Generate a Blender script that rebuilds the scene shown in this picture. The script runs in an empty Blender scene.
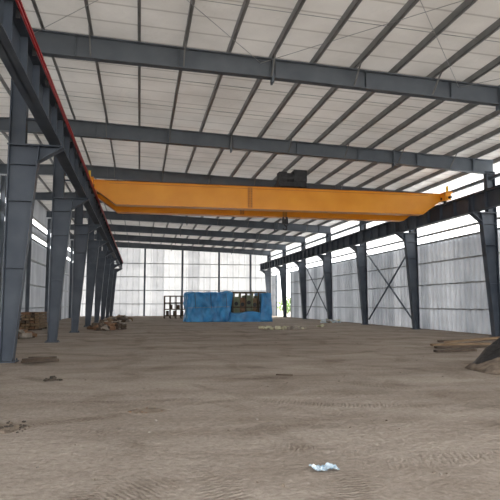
import bpy, bmesh, math, random
from mathutils import Vector, Matrix, noise
random.seed(7)
scene=bpy.context.scene
COL=scene.collection
# ---------------------------------------------------------------- materials
def newmat(name):
    m=bpy.data.materials.new(name); m.use_nodes=True
    nt=m.node_tree; b=nt.nodes['Principled BSDF']; return m,nt,b
def N(nt,t,**k):
    n=nt.nodes.new(t)
    for a,v in k.items():
        if a in n.inputs: n.inputs[a].default_value=v
        else: setattr(n,a,v)
    return n
def ramp(nt,fac,stops):
    r=nt.nodes.new('ShaderNodeValToRGB')
    el=r.color_ramp.elements
    while len(el)<len(stops): el.new(0.5)
    for e,(p,c) in zip(el,stops):
        e.position=p; e.color=(c[0],c[1],c[2],1)
    nt.links.new(fac,r.inputs['Fac']); return r
def mat_noise(name,c1,c2,scale=4,rough=0.6,metal=0.0,bump=0.0,detail=6,stretch=(1,1,1),bscale=None,spec=0.5):
    m,nt,b=newmat(name)
    tc=N(nt,'ShaderNodeTexCoord'); mp=N(nt,'ShaderNodeMapping'); mp.inputs['Scale'].default_value=stretch
    nt.links.new(tc.outputs['Object'],mp.inputs['Vector'])
    n=N(nt,'ShaderNodeTexNoise'); n.inputs['Scale'].default_value=scale; n.inputs['Detail'].default_value=detail
    nt.links.new(mp.outputs[0],n.inputs['Vector'])
    r=ramp(nt,n.outputs['Fac'],[(0.3,c1),(0.7,c2)])
    nt.links.new(r.outputs[0],b.inputs['Base Color'])
    b.inputs['Roughness'].default_value=rough; b.inputs['Metallic'].default_value=metal
    b.inputs['Specular IOR Level'].default_value=spec
    if bump>0:
        n2=N(nt,'ShaderNodeTexNoise'); n2.inputs['Scale'].default_value=bscale or scale*4; n2.inputs['Detail'].default_value=5
        nt.links.new(tc.outputs['Object'],n2.inputs['Vector'])
        bp=N(nt,'ShaderNodeBump'); bp.inputs['Strength'].default_value=bump; bp.inputs['Distance'].default_value=0.05
        nt.links.new(n2.outputs['Fac'],bp.inputs['Height']); nt.links.new(bp.outputs[0],b.inputs['Normal'])
    return m
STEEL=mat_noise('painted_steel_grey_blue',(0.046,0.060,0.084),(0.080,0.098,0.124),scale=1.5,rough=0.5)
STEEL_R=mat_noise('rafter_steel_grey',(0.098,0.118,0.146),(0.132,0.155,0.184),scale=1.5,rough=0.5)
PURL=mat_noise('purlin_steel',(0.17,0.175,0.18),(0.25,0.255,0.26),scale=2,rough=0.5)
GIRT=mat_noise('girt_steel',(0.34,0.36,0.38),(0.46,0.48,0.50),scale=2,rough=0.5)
RED=mat_noise('conductor_red',(0.45,0.02,0.03),(0.55,0.04,0.04),scale=3,rough=0.4)
ORANGE=mat_noise('crane_orange_paint',(0.88,0.33,0.014),(0.98,0.41,0.026),scale=0.8,rough=0.33)
ORANGE_D=mat_noise('crane_orange_dark',(0.62,0.22,0.02),(0.72,0.26,0.02),scale=2,rough=0.5)
YEL=mat_noise('safety_yellow',(0.85,0.5,0.03),(0.9,0.6,0.05),scale=2,rough=0.4)
BLACK=mat_noise('dark_machine_metal',(0.012,0.012,0.014),(0.04,0.04,0.045),scale=6,rough=0.5)
CABLE=mat_noise('galv_rod',(0.24,0.25,0.26),(0.34,0.34,0.34),scale=3,rough=0.4)
TARP=mat_noise('blue_tarp',(0.02,0.17,0.44),(0.06,0.36,0.72),scale=1.3,rough=0.33,bump=0.6,bscale=3)
WOOD=mat_noise('weathered_timber',(0.16,0.10,0.055),(0.36,0.25,0.15),scale=3,rough=0.8,stretch=(1,1,6))
WOODD=mat_noise('dark_timber',(0.05,0.035,0.025),(0.14,0.10,0.07),scale=3,rough=0.8)
RUST=mat_noise('rusty_steel',(0.16,0.075,0.035),(0.32,0.19,0.11),scale=4,rough=0.8)
OLIVE=mat_noise('olive_machine_paint',(0.14,0.17,0.10),(0.26,0.28,0.18),scale=4,rough=0.7)
DIRTP=mat_noise('loose_soil',(0.13,0.10,0.075),(0.29,0.23,0.175),scale=6,rough=0.95,bump=0.7)
DARKSOIL=mat_noise('dark_oily_debris',(0.035,0.028,0.022),(0.10,0.08,0.06),scale=9,rough=0.9,bump=0.5)
BTARP=mat_noise('black_tarp',(0.012,0.012,0.013),(0.04,0.04,0.042),scale=4,rough=0.4,bump=0.5)
PLAST=mat_noise('white_plastic',(0.5,0.6,0.68),(0.8,0.85,0.88),scale=9,rough=0.4)
PALE=mat_noise('pale_straw_litter',(0.42,0.40,0.24),(0.66,0.64,0.48),scale=9,rough=0.9)
CONC=mat_noise('rubble_concrete',(0.22,0.19,0.16),(0.42,0.37,0.32),scale=5,rough=0.95)
LEAF=mat_noise('foliage_green',(0.12,0.22,0.05),(0.34,0.50,0.18),scale=0.8,rough=0.7)

def mat_sheet(name,c1,c2,transl,rough=0.45,metal=0.0,axis=1,pw=1.0):
    """cladding sheet: principled + translucent; per-sheet tone variation along the wall"""
    m,nt,b=newmat(name)
    tc=N(nt,'ShaderNodeTexCoord'); sp=N(nt,'ShaderNodeSeparateXYZ'); nt.links.new(tc.outputs['Object'],sp.inputs[0])
    mul=N(nt,'ShaderNodeMath',operation='DIVIDE'); mul.inputs[1].default_value=pw
    nt.links.new(sp.outputs[axis],mul.inputs[0])
    fl=N(nt,'ShaderNodeMath',operation='FLOOR'); nt.links.new(mul.outputs[0],fl.inputs[0])
    wn=N(nt,'ShaderNodeTexWhiteNoise',noise_dimensions='1D'); nt.links.new(fl.outputs[0],wn.inputs['W'])
    n=N(nt,'ShaderNodeTexNoise'); n.inputs['Scale'].default_value=0.7; nt.links.new(tc.outputs['Object'],n.inputs['Vector'])
    ad=N(nt,'ShaderNodeMath',operation='ADD'); nt.links.new(wn.outputs['Value'],ad.inputs[0]); nt.links.new(n.outputs['Fac'],ad.inputs[1])
    hf=N(nt,'ShaderNodeMath',operation='MULTIPLY'); hf.inputs[1].default_value=0.5; nt.links.new(ad.outputs[0],hf.inputs[0])
    r=ramp(nt,hf.outputs[0],[(0.2,c1),(0.8,c2)])
    nt.links.new(r.outputs[0],b.inputs['Base Color']); b.inputs['Roughness'].default_value=rough; b.inputs['Metallic'].default_value=metal
    t=N(nt,'ShaderNodeBsdfTranslucent'); nt.links.new(r.outputs[0],t.inputs['Color'])
    mx=N(nt,'ShaderNodeMixShader'); mx.inputs[0].default_value=transl
    out=nt.nodes['Material Output']
    nt.links.new(b.outputs[0],mx.inputs[1]); nt.links.new(t.outputs[0],mx.inputs[2]); nt.links.new(mx.outputs[0],out.inputs['Surface'])
    return m
CLAD_R=mat_sheet('cladding_right',(0.34,0.365,0.40),(0.70,0.725,0.76),0.125,axis=1,pw=1.0)
CLAD_L=mat_sheet('cladding_left',(0.38,0.40,0.43),(0.62,0.64,0.67),0.09,axis=1,pw=1.0)
CLAD_B=mat_sheet('cladding_back',(0.52,0.53,0.55),(0.88,0.885,0.89),0.26,axis=0,pw=1.6)
CLAD_T=mat_sheet('translucent_daylight_sheet',(0.80,0.83,0.85),(0.92,0.93,0.94),0.75,axis=1,pw=1.0)

# roof insulation blanket
m,nt,b=newmat('roof_insulation_blanket'); ROOF=m
tc=N(nt,'ShaderNodeTexCoord')
n=N(nt,'ShaderNodeTexNoise'); n.inputs['Scale'].default_value=0.5; n.inputs['Detail'].default_value=8; nt.links.new(tc.outputs['Object'],n.inputs['Vector'])
r=ramp(nt,n.outputs['Fac'],[(0.3,(0.57,0.54,0.50)),(0.7,(0.75,0.715,0.67))])
sp=N(nt,'ShaderNodeSeparateXYZ'); nt.links.new(tc.outputs['Object'],sp.inputs[0])
fr=N(nt,'ShaderNodeMath',operation='PINGPONG'); fr.inputs[1].default_value=0.5; nt.links.new(sp.outputs[1],fr.inputs[0])
r2=ramp(nt,fr.outputs[0],[(0.0,(0.60,0.58,0.56)),(0.06,(1,1,1))])
mm=N(nt,'ShaderNodeMix',data_type='RGBA',blend_type='MULTIPLY'); mm.inputs[0].default_value=1
nt.links.new(r.outputs[0],mm.inputs[6]); nt.links.new(r2.outputs[0],mm.inputs[7])
nt.links.new(mm.outputs[2],b.inputs['Base Color']); b.inputs['Roughness'].default_value=0.5
n3=N(nt,'ShaderNodeTexNoise'); n3.inputs['Scale'].default_value=3; nt.links.new(tc.outputs['Object'],n3.inputs['Vector'])
bp=N(nt,'ShaderNodeBump'); bp.inputs['Strength'].default_value=0.8; bp.inputs['Distance'].default_value=0.08
nt.links.new(n3.outputs['Fac'],bp.inputs['Height']); nt.links.new(bp.outputs[0],b.inputs['Normal'])
t=N(nt,'ShaderNodeBsdfTranslucent'); nt.links.new(mm.outputs[2],t.inputs['Color'])
mx=N(nt,'ShaderNodeMixShader'); mx.inputs[0].default_value=0.058  # translucency added to make the roof glow and brighten the interior
nt.links.new(b.outputs[0],mx.inputs[1]); nt.links.new(t.outputs[0],mx.inputs[2]); nt.links.new(mx.outputs[0],nt.nodes['Material Output'].inputs['Surface'])

# compacted dirt floor
def floor_mat(name):
    m,nt,b=newmat(name)
    tc=N(nt,'ShaderNodeTexCoord')
    n1=N(nt,'ShaderNodeTexNoise'); n1.inputs['Scale'].default_value=0.4; n1.inputs['Detail'].default_value=10; n1.inputs['Roughness'].default_value=0.68
    mp=N(nt,'ShaderNodeMapping'); mp.inputs['Rotation'].default_value=(0,0,0.3); mp.inputs['Scale'].default_value=(0.6,1.5,1)
    nt.links.new(tc.outputs['Object'],mp.inputs[0]); nt.links.new(mp.outputs[0],n1.inputs['Vector'])
    r=ramp(nt,n1.outputs['Fac'],[(0.32,(0.275,0.227,0.185)),(0.5,(0.385,0.33,0.28)),(0.68,(0.48,0.42,0.36))])
    n2=N(nt,'ShaderNodeTexNoise'); n2.inputs['Scale'].default_value=14; n2.inputs['Detail'].default_value=8; n2.inputs['Roughness'].default_value=0.75
    nt.links.new(tc.outputs['Object'],n2.inputs['Vector'])
    r2=ramp(nt,n2.outputs['Fac'],[(0.3,(0.66,0.64,0.62)),(0.6,(1.06,1.06,1.06))])
    mm=N(nt,'ShaderNodeMix',data_type='RGBA',blend_type='MULTIPLY'); mm.inputs[0].default_value=1
    nt.links.new(r.outputs[0],mm.inputs[6]); nt.links.new(r2.outputs[0],mm.inputs[7])
    bumps=[]
    last=mm.outputs[2]
    for rot,sc,off in ((1.15,4.5,0.0),(-0.5,5.5,3.7),(0.35,5.0,7.1),(1.6,5.0,1.3)):
        mp2=N(nt,'ShaderNodeMapping'); mp2.inputs['Rotation'].default_value=(0,0,rot)
        nt.links.new(tc.outputs['Object'],mp2.inputs[0])
        dn=N(nt,'ShaderNodeTexNoise'); dn.inputs['Scale'].default_value=0.25; dn.inputs['Detail'].default_value=1
        nt.links.new(mp2.outputs[0],dn.inputs['Vector'])
        sx=N(nt,'ShaderNodeSeparateXYZ'); nt.links.new(mp2.outputs[0],sx.inputs[0])
        dm=N(nt,'ShaderNodeMath',operation='MULTIPLY_ADD'); dm.inputs[1].default_value=4.0; nt.links.new(dn.outputs['Fac'],dm.inputs[0]); nt.links.new(sx.outputs[1],dm.inputs[2])
        ao=N(nt,'ShaderNodeMath',operation='ADD'); ao.inputs[1].default_value=off; nt.links.new(dm.outputs[0],ao.inputs[0])
        pp=N(nt,'ShaderNodeMath',operation='PINGPONG'); pp.inputs[1].default_value=1.3; nt.links.new(ao.outputs[0],pp.inputs[0])
        band=ramp(nt,pp.outputs[0],[(0.0,(1,1,1)),(0.14,(1,1,1)),(0.28,(0,0,0))])
        mk=N(nt,'ShaderNodeTexNoise'); mk.inputs['Scale'].default_value=0.7; mk.inputs['Detail'].default_value=6
        nt.links.new(mp2.outputs[0],mk.inputs['Vector'])
        rk=ramp(nt,mk.outputs['Fac'],[(0.40,(0,0,0)),(0.58,(1,1,1))])
        w=N(nt,'ShaderNodeTexWave'); w.inputs['Scale'].default_value=sc; w.inputs['Distortion'].default_value=6; w.inputs['Detail'].default_value=5; w.inputs['Detail Scale'].default_value=2.5
        nt.links.new(mp2.outputs[0],w.inputs['Vector'])
        bs=N(nt,'ShaderNodeMath',operation='MULTIPLY_ADD'); bs.inputs[1].default_value=0.65; bs.inputs[2].default_value=0.3; nt.links.new(w.outputs['Fac'],bs.inputs[0])
        ml=N(nt,'ShaderNodeMath',operation='MULTIPLY'); nt.links.new(bs.outputs[0],ml.inputs[0]); nt.links.new(rk.outputs[0],ml.inputs[1])
        ml2=N(nt,'ShaderNodeMath',operation='MULTIPLY'); nt.links.new(ml.outputs[0],ml2.inputs[0]); nt.links.new(band.outputs[0],ml2.inputs[1])
        bumps.append(ml2.outputs[0])
        rc=ramp(nt,ml2.outputs[0],[(0.1,(1,1,1)),(0.9,(0.80,0.78,0.76))])
        m2=N(nt,'ShaderNodeMix',data_type='RGBA',blend_type='MULTIPLY'); m2.inputs[0].default_value=1
        nt.links.new(last,m2.inputs[6]); nt.links.new(rc.outputs[0],m2.inputs[7]); last=m2.outputs[2]
    nt.links.new(last,b.inputs['Base Color'])
    s=n2.outputs['Fac']
    for q in bumps:
        a=N(nt,'ShaderNodeMath',operation='MULTIPLY_ADD'); a.inputs[1].default_value=0.8; nt.links.new(q,a.inputs[0]); nt.links.new(s,a.inputs[2]); s=a.outputs[0]
    n5=N(nt,'ShaderNodeTexNoise'); n5.inputs['Scale'].default_value=3.5; n5.inputs['Detail'].default_value=4; nt.links.new(tc.outputs['Object'],n5.inputs['Vector'])
    a=N(nt,'ShaderNodeMath',operation='MULTIPLY_ADD'); a.inputs[1].default_value=2.0; nt.links.new(n5.outputs['Fac'],a.inputs[0]); nt.links.new(s,a.inputs[2])
    bp=N(nt,'ShaderNodeBump'); bp.inputs['Strength'].default_value=0.8; bp.inputs['Distance'].default_value=0.05
    nt.links.new(a.outputs[0],bp.inputs['Height']); nt.links.new(bp.outputs[0],b.inputs['Normal'])
    b.inputs['Roughness'].default_value=0.95; b.inputs['Specular IOR Level'].default_value=0.15
    return m
FLOOR=floor_mat('compacted_dirt_floor')
GROUND=mat_noise('outside_ground',(0.34,0.30,0.24),(0.50,0.45,0.38),scale=0.5,rough=0.95)

# ---------------------------------------------------------------- mesh builder
class MB:
    def __init__(s): s.v=[];s.f=[];s.m=[];s.mats=[]
    def mi(s,mat):
        if mat not in s.mats: s.mats.append(mat)
        return s.mats.index(mat)
    def hexa(s,p,mat):
        """p: 8 pts, bottom 4 ccw then top 4"""
        o=len(s.v); s.v+= [tuple(q) for q in p]; k=s.mi(mat)
        for f in ((3,2,1,0),(4,5,6,7),(0,1,5,4),(1,2,6,5),(2,3,7,6),(3,0,4,7)):
            s.f.append(tuple(o+i for i in f)); s.m.append(k)
    def box(s,c,d,mat,M=None):
        x,y,z=[a/2 for a in d]; P=[Vector(q) for q in((-x,-y,-z),(x,-y,-z),(x,y,-z),(-x,y,-z),(-x,-y,z),(x,-y,z),(x,y,z),(-x,y,z))]
        if M is not None: P=[M@q for q in P]
        s.hexa([q+Vector(c) for q in P],mat)
    def bx(s,x0,x1,y0,y1,z0,z1,mat):
        s.box(((x0+x1)/2,(y0+y1)/2,(z0+z1)/2),(x1-x0,y1-y0,z1-z0),mat)
    def bar(s,a,b,w,h,mat,up=(0,0,1)):
        a=Vector(a);b=Vector(b); d=(b-a).normalized(); u=Vector(up)
        if abs(d.dot(u))>0.98: u=Vector((0,1,0))
        r=d.cross(u).normalized()*w/2; u2=r.cross(d).normalized()*h/2
        s.hexa([a-r-u2,a+r-u2,b+r-u2,b-r-u2,a-r+u2,a+r+u2,b+r+u2,b-r+u2],mat)
    def rod(s,a,b,rad,mat,n=8):
        a=Vector(a);b=Vector(b); d=(b-a).normalized(); u=Vector((0,0,1))
        if abs(d.dot(u))>0.95: u=Vector((0,1,0))
        r=d.cross(u).normalized(); u=r.cross(d); o=len(s.v);k=s.mi(mat)
        for p in (a,b):
            for i in range(n):
                t=2*math.pi*i/n; s.v.append(tuple(p+(r*math.cos(t)+u*math.sin(t))*rad))
        for i in range(n):
            j=(i+1)%n; s.f.append((o+i,o+j,o+n+j,o+n+i)); s.m.append(k)
        s.f.append(tuple(o+i for i in range(n))[::-1]); s.m.append(k)
        s.f.append(tuple(o+n+i for i in range(n))); s.m.append(k)
    def prismY(s,poly,y0,y1,mat):
        o=len(s.v);k=s.mi(mat);n=len(poly)
        for y in (y0,y1):
            for x,z in poly: s.v.append((x,y,z))
        for i in range(n):
            j=(i+1)%n; s.f.append((o+i,o+j,o+n+j,o+n+i)); s.m.append(k)
        s.f.append(tuple(o+i for i in range(n))[::-1]); s.m.append(k)
        s.f.append(tuple(o+n+i for i in range(n))); s.m.append(k)
    def obj(s,name,parent=None,smooth=False,loc=None):
        me=bpy.data.meshes.new(name); me.from_pydata(s.v,[],s.f)
        for m in s.mats: me.materials.append(m)
        me.polygons.foreach_set('material_index',s.m)
        bm=bmesh.new(); bm.from_mesh(me); bmesh.ops.recalc_face_normals(bm,faces=bm.faces); bm.to_mesh(me); bm.free()
        if smooth: me.polygons.foreach_set('use_smooth',[True]*len(me.polygons))
        me.update()
        o=bpy.data.objects.new(name,me); COL.objects.link(o)
        if parent: o.parent=parent
        return o
def empty(name,loc=(0,0,0)):
    e=bpy.data.objects.new(name,None); COL.objects.link(e); e.empty_display_size=0.3
    return e

# ---------------------------------------------------------------- dimensions
XL,XR=-8.0,18.2
RIDGE=-3.3
YF,YB=-4.0,76.5
LC_OUT,RC_OUT=-3.74,17.40
BEAM_L,BEAM_R=-2.46,16.25
BT,BD=6.98,0.84
def roofz(x): return 9.83-(0.0385*abs(x-RIDGE))
FRAMES=[0.3+8.2*i for i in range(10)]
SP=8.2
# ---------------------------------------------------------------- shell
mb=MB(); 
mb.bx(XL-0.3,XR+0.3,YF-0.5,YB+0.3,-0.3,0.0,FLOOR); mb.obj('floor')
mb=MB(); mb.bx(-150,200,-120,250,-0.6,-0.31,GROUND); 
mb.bx(-150,XL-0.35,-120,250,-0.31,-0.03,GROUND); mb.bx(XR+0.35,200,-120,250,-0.31,-0.03,GROUND); mb.bx(XL-0.35,XR+0.35,-120,YF-0.55,-0.31,-0.03,GROUND); mb.bx(XL-0.35,XR+0.35,YB+0.35,250,-0.31,-0.03,GROUND)
mb.obj('ground')
mb=MB(); k=mb.mi(ROOF)
for xa,xb in ((XL-0.3,RIDGE),(RIDGE,XR+0.3)):
    za,zb=roofz(xa),roofz(xb); o=len(mb.v)
    mb.v+=[(xa,YF,za),(xb,YF,zb),(xb,YB+.3,zb),(xa,YB+.3,za)]; mb.f.append((o,o+1,o+2,o+3)); mb.m.append(k)
mb.obj('ceiling')

def sheet(mb,axis,pos,a0,a1,z0,z1,mat,pitch=0.5,dep=0.07,sgn=1,zf=None):
    pts=[];a=a0
    while a<a1-1e-6:
        for da,dd in ((0,0),(pitch*.66,0),(pitch*.74,dep),(pitch*.92,dep)):
            if a+da<=a1: pts.append((a+da,dd))
        a+=pitch
    pts.append((a1,0)); o=len(mb.v);k=mb.mi(mat)
    for a,d in pts:
        zt=zf(a) if zf else z1
        if axis=='Y': mb.v+=[(pos+sgn*d,a,z0),(pos+sgn*d,a,zt)]
        else: mb.v+=[(a,pos+sgn*d,z0),(a,pos+sgn*d,zt)]
    for i in range(len(pts)-1):
        q=o+2*i; mb.f.append((q,q+2,q+3,q+1)); mb.m.append(k)
mb=MB()
OP0,OP1,OPZ=66.6,74.0,5.5
sheet(mb,'Y',XR,YF,OP0,0.0,5.45,CLAD_R,sgn=-1,dep=.1)
sheet(mb,'Y',XR,OP1,YB,0.0,5.45,CLAD_R,sgn=-1,dep=.1)
sheet(mb,'Y',XR+.03,YF,YB,5.95,roofz(XR)-.02,CLAD_T,sgn=-1)
mb.obj('wall_right')
mb=MB()
sheet(mb,'Y',XL,YF,YB,0.0,6.35,CLAD_L,sgn=1)
sheet(mb,'Y',XL,YF,YB,6.8,7.4,CLAD_L,sgn=1)
sheet(mb,'Y',XL,YF,YB,7.95,roofz(XL)-.02,CLAD_L,sgn=1)
mb.obj('wall_left')
mb=MB(); sheet(mb,'X',YB,XL,XR,0.0,9,CLAD_B,sgn=-1,pitch=0.8,dep=.12,zf=lambda x:roofz(x)-.02); mb.obj('wall_back')
mb=MB()
for z in (1.3,2.8,4.2,5.45,5.98,7.3): 
    if z<5.4:
        mb.bx(XR-.22,XR-.11,YF,OP0,z-.04,z+.04,GIRT); mb.bx(XR-.22,XR-.11,OP1,YB-.15,z-.04,z+.04,GIRT)
    else: mb.bx(XR-.22,XR-.11,YF,YB-.15,z-.06,z+.06,GIRT)
mb.obj('wall_girt')
mb=MB()
for z in (1.3,3.0,4.8,6.35,6.8,7.4,7.95): mb.bx(XL+.08,XL+.2,YF,YB-.15,z-.055,z+.055,GIRT)
mb.obj('wall_girt')
mb=MB()
for z in (1.6,3.4,5.2,7.0): mb.bx(XL+.2,XR-.25,YB-.24,YB-.13,z-.055,z+.055,GIRT)
mb.obj('wall_girt')
mb=MB(); mb.bx(XR-.1,XR+.1,OP0-.15,OP0,0,5.45,STEEL); mb.bx(XR-.1,XR+.1,OP1,OP1+.15,0,5.45,STEEL); mb.obj('door_frame')

# ---------------------------------------------------------------- frames
def ibeam_x(mb,x0,x1,y,zt0,zt1,d0,d1,w,mat,tf=.03,tw=.02):
    mb.hexa([(x0,y-w/2,zt0-tf),(x1,y-w/2,zt1-tf),(x1,y+w/2,zt1-tf),(x0,y+w/2,zt0-tf),(x0,y-w/2,zt0),(x1,y-w/2,zt1),(x1,y+w/2,zt1),(x0,y+w/2,zt0)],mat)
    mb.hexa([(x0,y-w/2,zt0-d0),(x1,y-w/2,zt1-d1),(x1,y+w/2,zt1-d1),(x0,y+w/2,zt0-d0),(x0,y-w/2,zt0-d0+tf),(x1,y-w/2,zt1-d1+tf),(x1,y+w/2,zt1-d1+tf),(x0,y+w/2,zt0-d0+tf)],mat)
    mb.hexa([(x0,y-tw/2,zt0-d0),(x1,y-tw/2,zt1-d1),(x1,y+tw/2,zt1-d1),(x0,y+tw/2,zt0-d0),(x0,y-tw/2,zt0),(x1,y-tw/2,zt1),(x1,y+tw/2,zt1),(x0,y+tw/2,zt0)],mat)
def column(sgn,xo,y,mat=STEEL):
    mb=MB(); w=.34; t=.03; zb=BT-BD-.04
    wf,wt=.34,.84
    X=lambda d: xo+sgn*d
    def q(d0,d1,D0,D1,z0,z1,wy,y=y):
        mb.hexa([(X(d0),y-wy/2,z0),(X(d1),y-wy/2,z0),(X(d1),y+wy/2,z0),(X(d0),y+wy/2,z0),(X(D0),y-wy/2,z1),(X(D1),y-wy/2,z1),(X(D1),y+wy/2,z1),(X(D0),y+wy/2,z1)],mat)
    q(0,t,0,t,0.03,zb,w); q(wf-t,wf,wt-t,wt,0.03,zb,w); q(t,wf-t,t,wt-t,0.03,zb,.02)
    q(-.1,wf+.1,-.1,wf+.1,0,.03,w+.14)
    for dx in(-.05,wf+.05):
        for dy in(-.16,.16): mb.rod((X(dx),y+dy,.03),(X(dx),y+dy,.09),.018,mat,6)
    bi=1.50 if sgn>0 else 1.38
    q(-.02,bi,-.02,bi,zb,zb+.04,w+.06)
    mb.prismY([(X(wt-.05),zb-.46),(X(bi-.03),zb-.03),(X(bi-.03),zb),(X(wt-.05),zb)],y-.012,y+.012,mat)
    mb.hexa([(X(wt-.1),y-w/2,zb-.46),(X(wt-.06),y-w/2,zb-.46),(X(wt-.06),y+w/2,zb-.46),(X(wt-.1),y+w/2,zb-.46),(X(bi-.06),y-w/2,zb),(X(bi),y-w/2,zb),(X(bi),y+w/2,zb),(X(bi-.06),y+w/2,zb)],mat)
    for z in (zb-.55,zb-1.6,2.6): 
        ww=wf+(wt-wf)*z/zb; q(t,ww-t,t,ww-t,z,z+.02,w-.04)
    zr=roofz(X(.2))-.22-.60
    q(0,t,0,t,zb+.04,zr,w-.04); q(.42,.45,.42,.45,zb+.04,zr,w-.04); q(t,.42,t,.42,zb+.04,zr,.02)
    q(-.02,.5,-.02,.5,zr-.03,zr,w)
    return mb.obj('steel_column')
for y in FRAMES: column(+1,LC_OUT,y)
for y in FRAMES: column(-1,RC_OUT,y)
def rafter(y):
    mb=MB()
    def zt(x): return roofz(x)-.22
    segs=[(XL+.1,RIDGE,.5,.66),(RIDGE,4,.70,.62),(4,12,.62,.62),(12,RC_OUT,.62,.72)]
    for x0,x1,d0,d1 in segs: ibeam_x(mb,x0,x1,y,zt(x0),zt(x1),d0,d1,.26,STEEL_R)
    for x in (RIDGE,4,12):
        d=.72; mb.bx(x-.03,x+.03,y-.14,y+.14,zt(x)-d-.06,zt(x)+.02,STEEL_R)
    x=-2
    while x<17:
        mb.bx(x-.008,x+.008,y-.12,y+.12,zt(x)-.62,zt(x)-.02,STEEL_R); x+=1.52*2
    return mb.obj('roof_rafter')
for y in FRAMES: rafter(y)
PS=1.38
mb=MB(); px=[]
x=RIDGE+.35
while x<XR-.3: px.append(x); x+=PS
x=RIDGE-.35
while x>XL+.2: px.append(x); x-=PS
for x in px:
    z=roofz(x)
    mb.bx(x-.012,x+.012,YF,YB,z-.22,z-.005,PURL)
    mb.bx(x-.012,x+.08,YF,YB,z-.225,z-.20,PURL)
mb.obj('roof_purlins')
mb=MB()
for y in FRAMES[1:]:
    for x in px[1::2]:
        if x<-2.6 or x>17: continue
        z=roofz(x)
        for s in(-1,1): mb.bar((x,y+s*.75,z-.2),(x,y+s*.05,z-.82),.04,.04,PURL)
for y in FRAMES[:-1]:
    for f in (1/3,2/3):
        for a,b in ((XL+.1,RIDGE),(RIDGE,XR-.3)):
            mb.rod((a,y+SP*f,roofz(a)-.12),(b,y+SP*f,roofz(b)-.12),.010,CABLE,5)
mb.obj('fly_braces')
mb=MB()
for i in (1,4,8):
    y0,y1=FRAMES[i],FRAMES[i]+SP
    if i==8: y1=YB-.5
    xs=[-3.3,3.6,10.5,17.4]
    for a,b in zip(xs[:-1],xs[1:]):
        mb.rod((a,y0,roofz(a)-.35),(b,y1,roofz(b)-.35),.009,CABLE,6); mb.rod((b,y0,roofz(b)-.38),(a,y1,roofz(a)-.38),.009,CABLE,6)
mb.obj('roof_brace_rods')
# eave struts, cut between columns
for x,s in ((RC_OUT-.22,1),(LC_OUT+.22,-1)):
    mb=MB()
    z=roofz(x)-1.15
    for y in FRAMES[:-1]: mb.bx(x-.08,x+.08,y+.02,y+SP-.02,z-.08,z+.08,STEEL_R)
    mb.obj('eave_strut')

# ---------------------------------------------------------------- runway beams
def runway(xc,inner):
    root=empty('crane_runway_beam')
    mb=MB(); w=.38; y0,y1=FRAMES[0]-3,YB-.9; zb=BT-BD
    mb.bx(xc-w/2,xc+w/2,y0,y1,BT-.035,BT,STEEL); mb.bx(xc-w/2*.85,xc+w/2*.85,y0,y1,zb,zb+.035,STEEL); mb.bx(xc-.012,xc+.012,y0,y1,zb,BT,STEEL)
    y=y0+.5
    while y<y1:
        mb.bx(xc-w/2*.85,xc+w/2*.85,y-.008,y+.008,zb+.03,BT-.03,STEEL); y+=SP/6
    for y in FRAMES: mb.bx(xc-w/2*.8,xc+w/2*.8,y-.02,y+.02,zb,BT-.03,STEEL)
    mb.obj('girder',root)
    mb=MB(); mb.bx(xc-.06,xc+.06,y0,y1,BT,BT+.02,BLACK); mb.bx(xc-.015,xc+.015,y0,y1,BT+.02,BT+.08,BLACK); mb.bx(xc-.035,xc+.035,y0,y1,BT+.08,BT+.12,BLACK); mb.obj('rail',root)
    mb=MB()
    outx = LC_OUT+.4 if inner>0 else RC_OUT-.4
    for y in FRAMES: mb.bar((xc,y,BT-.06),(outx,y,BT-.06),.12,.05,STEEL)
    mb.obj('tie_plates',root)
    if inner>0:
        mb=MB(); 
        for dx,dz in ((.24,.05),(.24,-.07)):
            mb.bx(xc+dx-.015,xc+dx+.02,y0,y1,BT+dz-.02,BT+dz+.02,RED)
        y=y0+.3
        while y<y1: mb.bx(xc+.15,xc+.22,y-.02,y+.02,BT-.2,BT+.1,BLACK); y+=1.6
        mb.obj('conductor_bars',root)
runway(BEAM_L,+1); runway(BEAM_R,-1)
for i in (4,6):
    mb=MB()
    y0,y1=FRAMES[i],FRAMES[i]+SP
    x=RC_OUT-.1
    mb.bar((x,y0+.3,.4),(x,y1-.3,5.6),.08,.08,STEEL,up=(1,0,0)); mb.bar((x+.1,y0+.3,5.6),(x+.1,y1-.3,.4),.08,.08,STEEL,up=(1,0,0))
    mb.obj('portal_brace')
for y in FRAMES[:-1]:
    mb=MB(); x=XL+.35; mb.bx(x-.13,x-.1,y-.1,y+.1,0,8.8,STEEL_R); mb.bx(x+.1,x+.13,y-.1,y+.1,0,8.8,STEEL_R); mb.bx(x-.1,x+.1,y-.01,y+.01,0,8.8,STEEL_R); mb.obj('wall_post')
for x in (0.6,5.6,10.6,15.0):
    mb=MB(); y=YB-.42; h=roofz(x)-.25; mb.bx(x-.12,x+.12,y-.14,y-.12,0,h,STEEL_R); mb.bx(x-.12,x+.12,y+.12,y+.14,0,h,STEEL_R); mb.bx(x-.01,x+.01,y-.12,y+.12,0,h,STEEL_R); mb.obj('wall_post')

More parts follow.
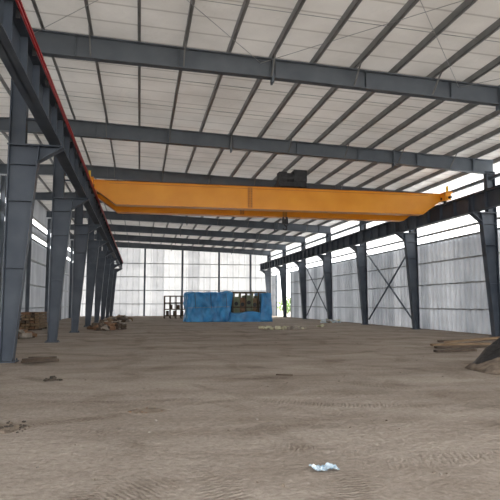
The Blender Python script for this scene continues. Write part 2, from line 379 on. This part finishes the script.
# ---------------------------------------------------------------- bridge crane
crane=empty('bridge_crane')
GT,GB=7.60,6.46
GX0,GX1=BEAM_L-.12,BEAM_R+.12
for i,yc in enumerate((28.0,30.3)):
    mb=MB(); hw=.24
    poly=[(GX0,GT),(GX0,GT-.42),(GX0+.35,GT-.42),(GX0+1.35,GB),(GX1-1.35,GB),(GX1-.35,GT-.42),(GX1,GT-.42),(GX1,GT)]
    mb.prismY(poly[::-1],yc-hw,yc+hw,ORANGE)
    mb.bx(GX0,GX1,yc-hw-.06,yc+hw+.06,GT,GT+.025,ORANGE)
    mb.bx(GX0+1.35,GX1-1.35,yc-hw-.05,yc+hw+.05,GB-.025,GB,ORANGE)
    for xa,xb in((GX0+.35,GX0+1.35),(GX1-.35,GX1-1.35)):
        mb.bar((xa,yc,GT-.43),(xb,yc,GB-.012),2*hw+.1,.025,ORANGE)
    mb.bx(GX0+.6,GX1-.6,yc-.03,yc+.03,GT+.025,GT+.075,BLACK)
    mb.bx(GX0+1.0,GX1-1.0,yc-hw-.012,yc-hw,GT-.13,GT-.10,ORANGE_D)
    mb.obj('girder_%d'%(i+1),crane)
mb=MB(); xs=5.45
for yc in(28.0,30.3):
    mb.bx(xs-.12,xs+.12,yc-.275,yc-.24,GB+.04,GT-.05,ORANGE_D)
    for a in(-.07,.07):
        for k in range(8): mb.rod((xs+a,yc-.275,GB+.12+.125*k),(xs+a,yc-.30,GB+.12+.125*k),.02,BLACK,6)
mb.obj('splice_plates',crane)
for i,xc in enumerate((BEAM_L,BEAM_R)):
    mb=MB(); z0=BT+.2
    mb.bx(xc-.17,xc+.17,27.2,31.1,z0,GT-.02-.0,ORANGE)
    mb.bx(xc-.21,xc+.21,27.1,31.2,GT-.02,GT+.02,ORANGE)
    for y in(27.6,30.7):
        mb.rod((xc-.06,y,BT+.12+.2),(xc+.06,y,BT+.12+.2),.2,BLACK,20)
        mb.rod((xc-.2,y,BT+.32),(xc+.2,y,BT+.32),.07,BLACK,12)
    for y in(27.02,31.28): mb.rod((xc,y-.1,z0+.12),(xc,y+.1,z0+.12),.07,BLACK,12)
    s=1 if i==0 else -1
    mb.bx(xc+s*.22,xc+s*.55,29.0,29.4,z0+.05,z0+.4,BLACK); mb.rod((xc+s*.35,28.7,z0+.2),(xc+s*.35,29.6,z0+.2),.13,YEL,12)
    mb.bx(xc-.05,xc+.05,27.25,27.35,GT,GT+.35,YEL)
    mb.obj('end_truck_%d'%(i+1),crane)
mb=MB(); tx=7.75
for y in(28.0,30.3): mb.bx(tx-.75,tx+.75,y-.14,y+.14,GT+.12,GT+.36,BLACK); 
for x in(tx-.6,tx+.6): mb.bx(x-.1,x+.1,27.9,30.4,GT+.18,GT+.4,BLACK)
for y in(28.0,30.3):
    for x in(tx-.5,tx+.5): mb.rod((x,y-.06,GT+.17),(x,y+.06,GT+.17),.10,BLACK,14)
mb.rod((tx,28.3,GT+.52),(tx,30.0,GT+.52),.28,BLACK,20)
mb.rod((tx-.6,28.05,GT+.58),(tx+.1,28.05,GT+.58),.28,BLACK,16)
mb.bx(tx+.05,tx+.74,27.75,28.4,GT+.36,GT+.98,BLACK)
mb.bx(tx-.74,tx-.32,27.8,28.35,GT+.36,GT+.86,BLACK)
mb.obj('hoist_trolley',crane)
mb=MB(); hx=tx-.1;hy=29.15
for dx in(-.1,-.04,.04,.1): mb.rod((hx+dx,hy,GT+.4),(hx+dx,hy,6.0),.012,BLACK,6)
for dx in(-.09,.09): mb.rod((hx+dx-.03,hy,6.1),(hx+dx+.03,hy,6.1),.19,BLACK,18)
mb.bx(hx-.15,hx+.15,hy-.1,hy+.1,5.90,6.16,BLACK)
pts=[]
for k in range(13):
    t=math.radians(90-k*22); pts.append((hx+.11*math.cos(t),hy,5.70+.11*math.sin(t)))
mb.rod((hx,hy,5.95),pts[0],.03,BLACK,8)
for a,b in zip(pts[:-1],pts[1:]): mb.rod(a,b,.03,BLACK,8)
mb.obj('hook_block',crane)
mb=MB(); 
mb.rod((GX0+.8,27.62,GT-.0),(GX1-.8,27.62,GT-.0),.012,BLACK,5)
mb.obj('festoon_wire',crane)

# ---------------------------------------------------------------- props
def tarp_box(name,x0,x1,y0,y1,h,mat,parent=None,seed=0,amp=.16,slump=.25,n=26):
    bm=bmesh.new(); bmesh.ops.create_cube(bm,size=1); bmesh.ops.subdivide_edges(bm,edges=bm.edges,cuts=n,use_grid_fill=True)
    for v in bm.verts:
        u,w,z=v.co
        p=Vector(((x0+x1)/2+u*(x1-x0),(y0+y1)/2+w*(y1-y0),(z+.5)*h))
        f=noise.noise(Vector((p.x*1.1+seed,p.y*1.1,p.z*.6)))
        g=noise.noise(Vector((p.x*4+seed,p.y*4,p.z*1.6)))
        nrm=Vector((u,w,0)); 
        if nrm.length>0: nrm.normalize()
        k=1 if z<.5 else .3
        p+=nrm*(f*amp+g*amp*.6)*k
        if z>.2: p.z+=f*slump*(z-.2)/.3
        if z<-.3: p+=nrm*(-.3-z)*.6
        p.z=max(p.z,.0)
        v.co=p
    me=bpy.data.meshes.new(name); bm.to_mesh(me); bm.free(); me.materials.append(mat)
    me.polygons.foreach_set('use_smooth',[True]*len(me.polygons))
    o=bpy.data.objects.new(name,me); COL.objects.link(o)
    if parent:o.parent=parent
    return o
r=empty('tarp_covered_machinery')
tarp_box('tarp',4.15,8.15,50.3,53.5,2.6,TARP,r,seed=3,amp=.26,n=34)
mb=MB()
for x in(4.8,6.2,7.6): mb.bar((x,50.0,2.6),(x+.1,49.95,1.2),.03,.03,WOODD)
mb.bar((4.2,50.0,1.25),(7.9,50.0,1.35),.03,.03,CABLE); mb.obj('straps',r)
mb=MB()
fx0,fx1,fy0,fy1,fh=8.3,11.3,50.4,53.2,2.65
for k in range(6):
    x=fx0+(fx1-fx0)*k/5
    for y in(fy0,fy1): mb.bar((x,y,0),(x,y,fh),.11,.11,OLIVE if k%2 else WOODD)
for z in(.1,1.3,fh):
    for y in(fy0-.05,fy1+.05): mb.bar((fx0-.05,y,z),(fx1+.05,y,z),.08,.12,WOODD)
    for x in(fx0,fx1): mb.bar((x,fy0,z),(x,fy1,z),.08,.12,WOODD)
mb.obj('frame',r)
mb=MB()
for k in range(5):
    x=fx0+.1+k*.58; h=2.1+.45*random.random()
    mb.bx(x,x+.5,fy0+.3,fy1-.3,.1,h,(OLIVE,RUST,OLIVE,WOOD,OLIVE)[k]); mb.rod((x+.26,fy0+.22,h*.72),(x+.26,fy0+.4,h*.72),.18,BLACK,14)
mb.obj('machine_parts',r)
tarp_box('tarp_front',8.0,11.6,50.0,50.4,.75,TARP,r,seed=11,amp=.1,slump=.3)
tarp_box('tarp_side',10.85,11.8,50.0,53.2,2.6,TARP,r,seed=17,amp=.14,slump=.15,n=16)
mb=MB()
for k in range(6):
    x=2.7+k*.62
    for y in(62,64): mb.bar((x,y,0),(x,y,2.5),.09,.09,WOODD)
for z in(.3,1.0,1.7,2.45):
    for y in(62,64): mb.bar((2.65,y,z),(5.85,y,z),.09,.1,WOODD)
    mb.bx(2.7,5.8,62.1,63.9,z,z+.06,WOOD)
for k in range(7): mb.bx(2.9+k*.4,3.15+k*.4,62.2,63.7,1.06 if k%2 else .36,1.5 if k%2 else .85,WOODD)
mb.obj('steel_storage_rack')
mb=MB()
for l in range(6):
    for k in range(5):
        x=-7.3+k*.27+random.uniform(-.03,.03); y=36.2+random.uniform(-.3,.3)
        mb.bx(x,x+.23,y,y+3.0,.1+l*.17,.1+l*.17+.13,(WOOD,RUST,WOOD,WOODD)[random.randrange(4)])
for y in(36.8,38.6): mb.bx(-7.35,-5.9,y,y+.12,0,.1,WOODD)
mb.obj('timber_stack')
def heap(name,cx,cy,rx,ry,h,mat,seed=0,n=28,rough=.3):
    bm=bmesh.new(); rings=10
    vs=[[bm.verts.new((cx,cy,h))]]
    for r_ in range(1,rings+1):
        ring=[]
        for k in range(n):
            t=2*math.pi*k/n; rr=r_/rings
            q=1+.25*noise.noise(Vector((math.cos(t)*1.5+seed,math.sin(t)*1.5,0)))
            x=cx+math.cos(t)*rx*rr*q; y=cy+math.sin(t)*ry*rr*q
            z=h*(1-rr**1.6)*(1+rough*noise.noise(Vector((x*3/rx*.6+seed,y*3/ry*.6,0)))+rough*.6*noise.noise(Vector((x*9/rx*.6+seed,y*9/ry*.6,1))))
            ring.append(bm.verts.new((x,y,max(z,0) if r_<rings else 0.0)))
        vs.append(ring)
    for k in range(n): bm.faces.new((vs[0][0],vs[1][k],vs[1][(k+1)%n]))
    for r_ in range(1,rings):
        for k in range(n): bm.faces.new((vs[r_][k],vs[r_+1][k],vs[r_+1][(k+1)%n],vs[r_][(k+1)%n]))
    bm.faces.new([v for v in vs[-1]][::-1])
    me=bpy.data.meshes.new(name); bm.to_mesh(me); bm.free(); me.materials.append(mat)
    me.polygons.foreach_set('use_smooth',[True]*len(me.polygons))
    o=bpy.data.objects.new(name,me); COL.objects.link(o); return o
def rubble(name,cx,cy,rx,ry,h,n,mats,s=.25,seed=1,planks=0):
    rnd=random.Random(seed); mb=MB()
    for i in range(n):
        t=rnd.uniform(0,6.28); q=math.sqrt(rnd.random()); x=cx+rx*q*math.cos(t); y=cy+ry*q*math.sin(t)
        sz=s*rnd.uniform(.4,1.3); z=h*(1-q)*rnd.random()+sz*.22
        M=Matrix.Rotation(rnd.uniform(0,6),3,'Z')@Matrix.Rotation(rnd.uniform(-.6,.6),3,'X')
        mb.box((x,y,z),(sz,sz*rnd.uniform(.5,1),sz*.45),mats[rnd.randrange(len(mats))],M)
    for i in range(planks):
        a=rnd.uniform(0,3.14); L=rnd.uniform(.5,1.1)*rx; x=cx+rnd.uniform(-.5,.5)*rx; y=cy+rnd.uniform(-.5,.5)*ry
        z=.06+rnd.uniform(0,h)
        mb.bar((x-L*math.cos(a)*.5,y-L*math.sin(a)*.5,.05),(x+L*math.cos(a)*.5,y+L*math.sin(a)*.5,z),.14,.05,mats[rnd.randrange(len(mats))])
    return mb.obj(name)
rubble('rubble_pile',-2.0,37.3,1.2,2.4,.55,80,(CONC,WOODD,WOODD,RUST),s=.4,seed=2,planks=10)
rubble('rubble_pile',-1.9,52.5,1.2,3,.6,70,(CONC,WOOD,WOODD),s=.45,seed=5,planks=8)
rubble('scrap_debris',-6.0,28.5,1.0,2.0,.4,40,(WOODD,RUST,CONC),s=.4,seed=9,planks=5)
mb=MB(); 
for a,b in(((-3.1,16.2,.05),(-2.2,16.6,.05)),((-3.0,16.0,.12),(-2.35,17.0,.08)),((-3.1,17.3,.05),(-2.5,17.2,.05))): mb.bar(a,b,.13,.06,WOODD)
mb.obj('timber_offcuts')
mb=MB()
for a,b,m_ in(((10.4,18.6,.06),(12.6,18.7,.06),WOODD),((10.8,19.6,.07),(13.3,19.7,.07),WOOD),((11.9,20.6,.08),(13.9,19.8,.3),WOOD),((9.6,17.2,.05),(11.2,17.4,.05),WOODD),((12.0,21.2,.08),(15.0,21.4,.12),WOODD)): mb.bar(a,b,.17,.08,m_)
mb.obj('timber_planks')
r=empty('tarped_soil_pile')
o=heap('soil',9.35,12.3,1.45,1.3,.62,DIRTP,seed=4); o.parent=r
o=heap('black_tarp',9.35,12.35,1.22,1.15,1.08,BTARP,seed=8,rough=.35); o.parent=r
rubble('soil_clod',-1.75,12.5,.17,.10,.05,14,(DARKSOIL,),s=.09,seed=3)
r=empty('loose_soil_patch'); o=heap('soil',.15,8.75,.27,.22,.03,DIRTP,seed=2); o.parent=r
o=rubble('crumbs',.15,8.75,.3,.2,.01,16,(RUST,DIRTP),s=.035,seed=13); o.parent=r
r=empty('dark_debris_patch'); o=heap('debris',-1.75,7.9,.32,.34,.02,DIRTP,seed=5); o.parent=r
o=rubble('crumbs',-1.7,7.9,.38,.4,.02,34,(DARKSOIL,DIRTP),s=.05,seed=15); o.parent=r
mb=MB(); mb.bar((3.05,12.45,.02),(3.35,12.2,.03),.05,.03,WOODD); mb.obj('wood_stick')
rubble('straw_litter',9.1,35.0,1.5,1.0,.05,46,(PALE,PALE,CONC),s=.28,seed=21)
rubble('paper_litter',12.6,38,.4,.4,.05,9,(PALE,CONC),s=.22,seed=22)
rubble('litter_heap',15.9,46,.8,.7,.3,36,(PLAST,CONC,PALE),s=.3,seed=23)
rnd=random.Random(5); mb=MB()
for i in range(240):
    y=3.5+rnd.random()**1.4*24; x=rnd.uniform(-3,15) if y>14 else rnd.uniform(-1.1,7)
    if any(abs(x-a)<c and abs(y-b_)<c for a,b_,c in((1.8,5.4,.3),(.15,8.75,.45),(3.2,12.3,.4))): continue
    s=rnd.uniform(.008,.024)*(1+y/40)
    mb.box((x,y,s*.2),(s,s*rnd.uniform(.6,1),s*.6),(CONC,DIRTP,DIRTP,CONC)[rnd.randrange(4)],Matrix.Rotation(rnd.uniform(0,6),3,'Z'))
mb.obj('pebbles')
bm=bmesh.new(); bmesh.ops.create_grid(bm,x_segments=18,y_segments=12,size=1)
for v in bm.verts:
    u,w=v.co.x,v.co.y
    k=1+.35*noise.noise(Vector((u*2,w*2,4)))
    z=.012+.045*abs(noise.noise(Vector((u*3.2,w*3.2,1))))+.02*abs(noise.noise(Vector((u*8,w*8,2))))
    v.co=Vector((1.79+u*.12*k,5.36+w*.07*k+.02*math.sin(u*5),z))
me=bpy.data.meshes.new('bag'); bm.to_mesh(me); bm.free()
PB=mat_noise('crumpled_bag_plastic',(0.08,0.22,0.34),(0.75,0.80,0.82),scale=22,rough=0.3)
me.materials.append(PB); o=bpy.data.objects.new('plastic_bag_litter',me); COL.objects.link(o)
def shrub(name,cx,cy,r_,h,seed):
    rnd=random.Random(seed); mb=MB()
    for k in range(5):
        a=rnd.uniform(0,6.28); mb.bar((cx,cy,-.03),(cx+.5*r_*math.cos(a),cy+.5*r_*math.sin(a),h*.7),.07,.07,WOODD)
    for i in range(900):
        d=Vector((rnd.gauss(0,1),rnd.gauss(0,1),rnd.gauss(0,1))).normalized()*(rnd.random()**.4)
        c=Vector((cx+d.x*r_,cy+d.y*r_,h*.52+d.z*h*.47))
        if c.z<.1: continue
        a=Vector((rnd.gauss(0,1),rnd.gauss(0,1),rnd.gauss(0,1))).normalized(); b=a.orthogonal().normalized(); s=rnd.uniform(.12,.26)
        o=len(mb.v); mb.v+=[tuple(c-a*s),tuple(c+b*s*.5),tuple(c+a*s),tuple(c-b*s*.5)]; mb.f.append((o,o+1,o+2,o+3)); mb.m.append(mb.mi(LEAF))
    return mb.obj(name)
for k,(x,y,rr,h) in enumerate(((25,82,2.6,3.0),(28,88,3.2,3.8),(24,90,2.4,2.8),(31,80,3,3.6),(29,96,3.5,4),(24.5,77.5,1.8,2.0),(34,92,3.5,4.2))): shrub('leafy_shrub',x,y,rr,h,k+30)

# ---------------------------------------------------------------- light
w=bpy.data.worlds.new('overcast_sky'); scene.world=w; w.use_nodes=True
bg=w.node_tree.nodes['Background']; bg.inputs[0].default_value=(0.975,0.985,1,1); bg.inputs[1].default_value=5.3
sd=bpy.data.lights.new('hazy_sun','SUN'); sd.energy=3; sd.angle=0.5; sd.color=(1,.97,.93)
so=bpy.data.objects.new('hazy_sun',sd); COL.objects.link(so); so.rotation_euler=(math.radians(-8),math.radians(22),0); so.location=(10,0,30)

# ---------------------------------------------------------------- camera
cd=bpy.data.cameras.new('camera'); cam=bpy.data.objects.new('camera',cd); COL.objects.link(cam)
cd.sensor_fit='HORIZONTAL'; cd.sensor_width=36; cd.lens=36*560/500; cd.clip_end=500; cd.clip_start=.05
cam.location=(0,0,1.6)
cam.rotation_euler=(math.radians(90+5.5),0,math.radians(-11.1))
scene.camera=cam
scene.view_settings.view_transform='Standard'
scene.view_settings.exposure=0.0
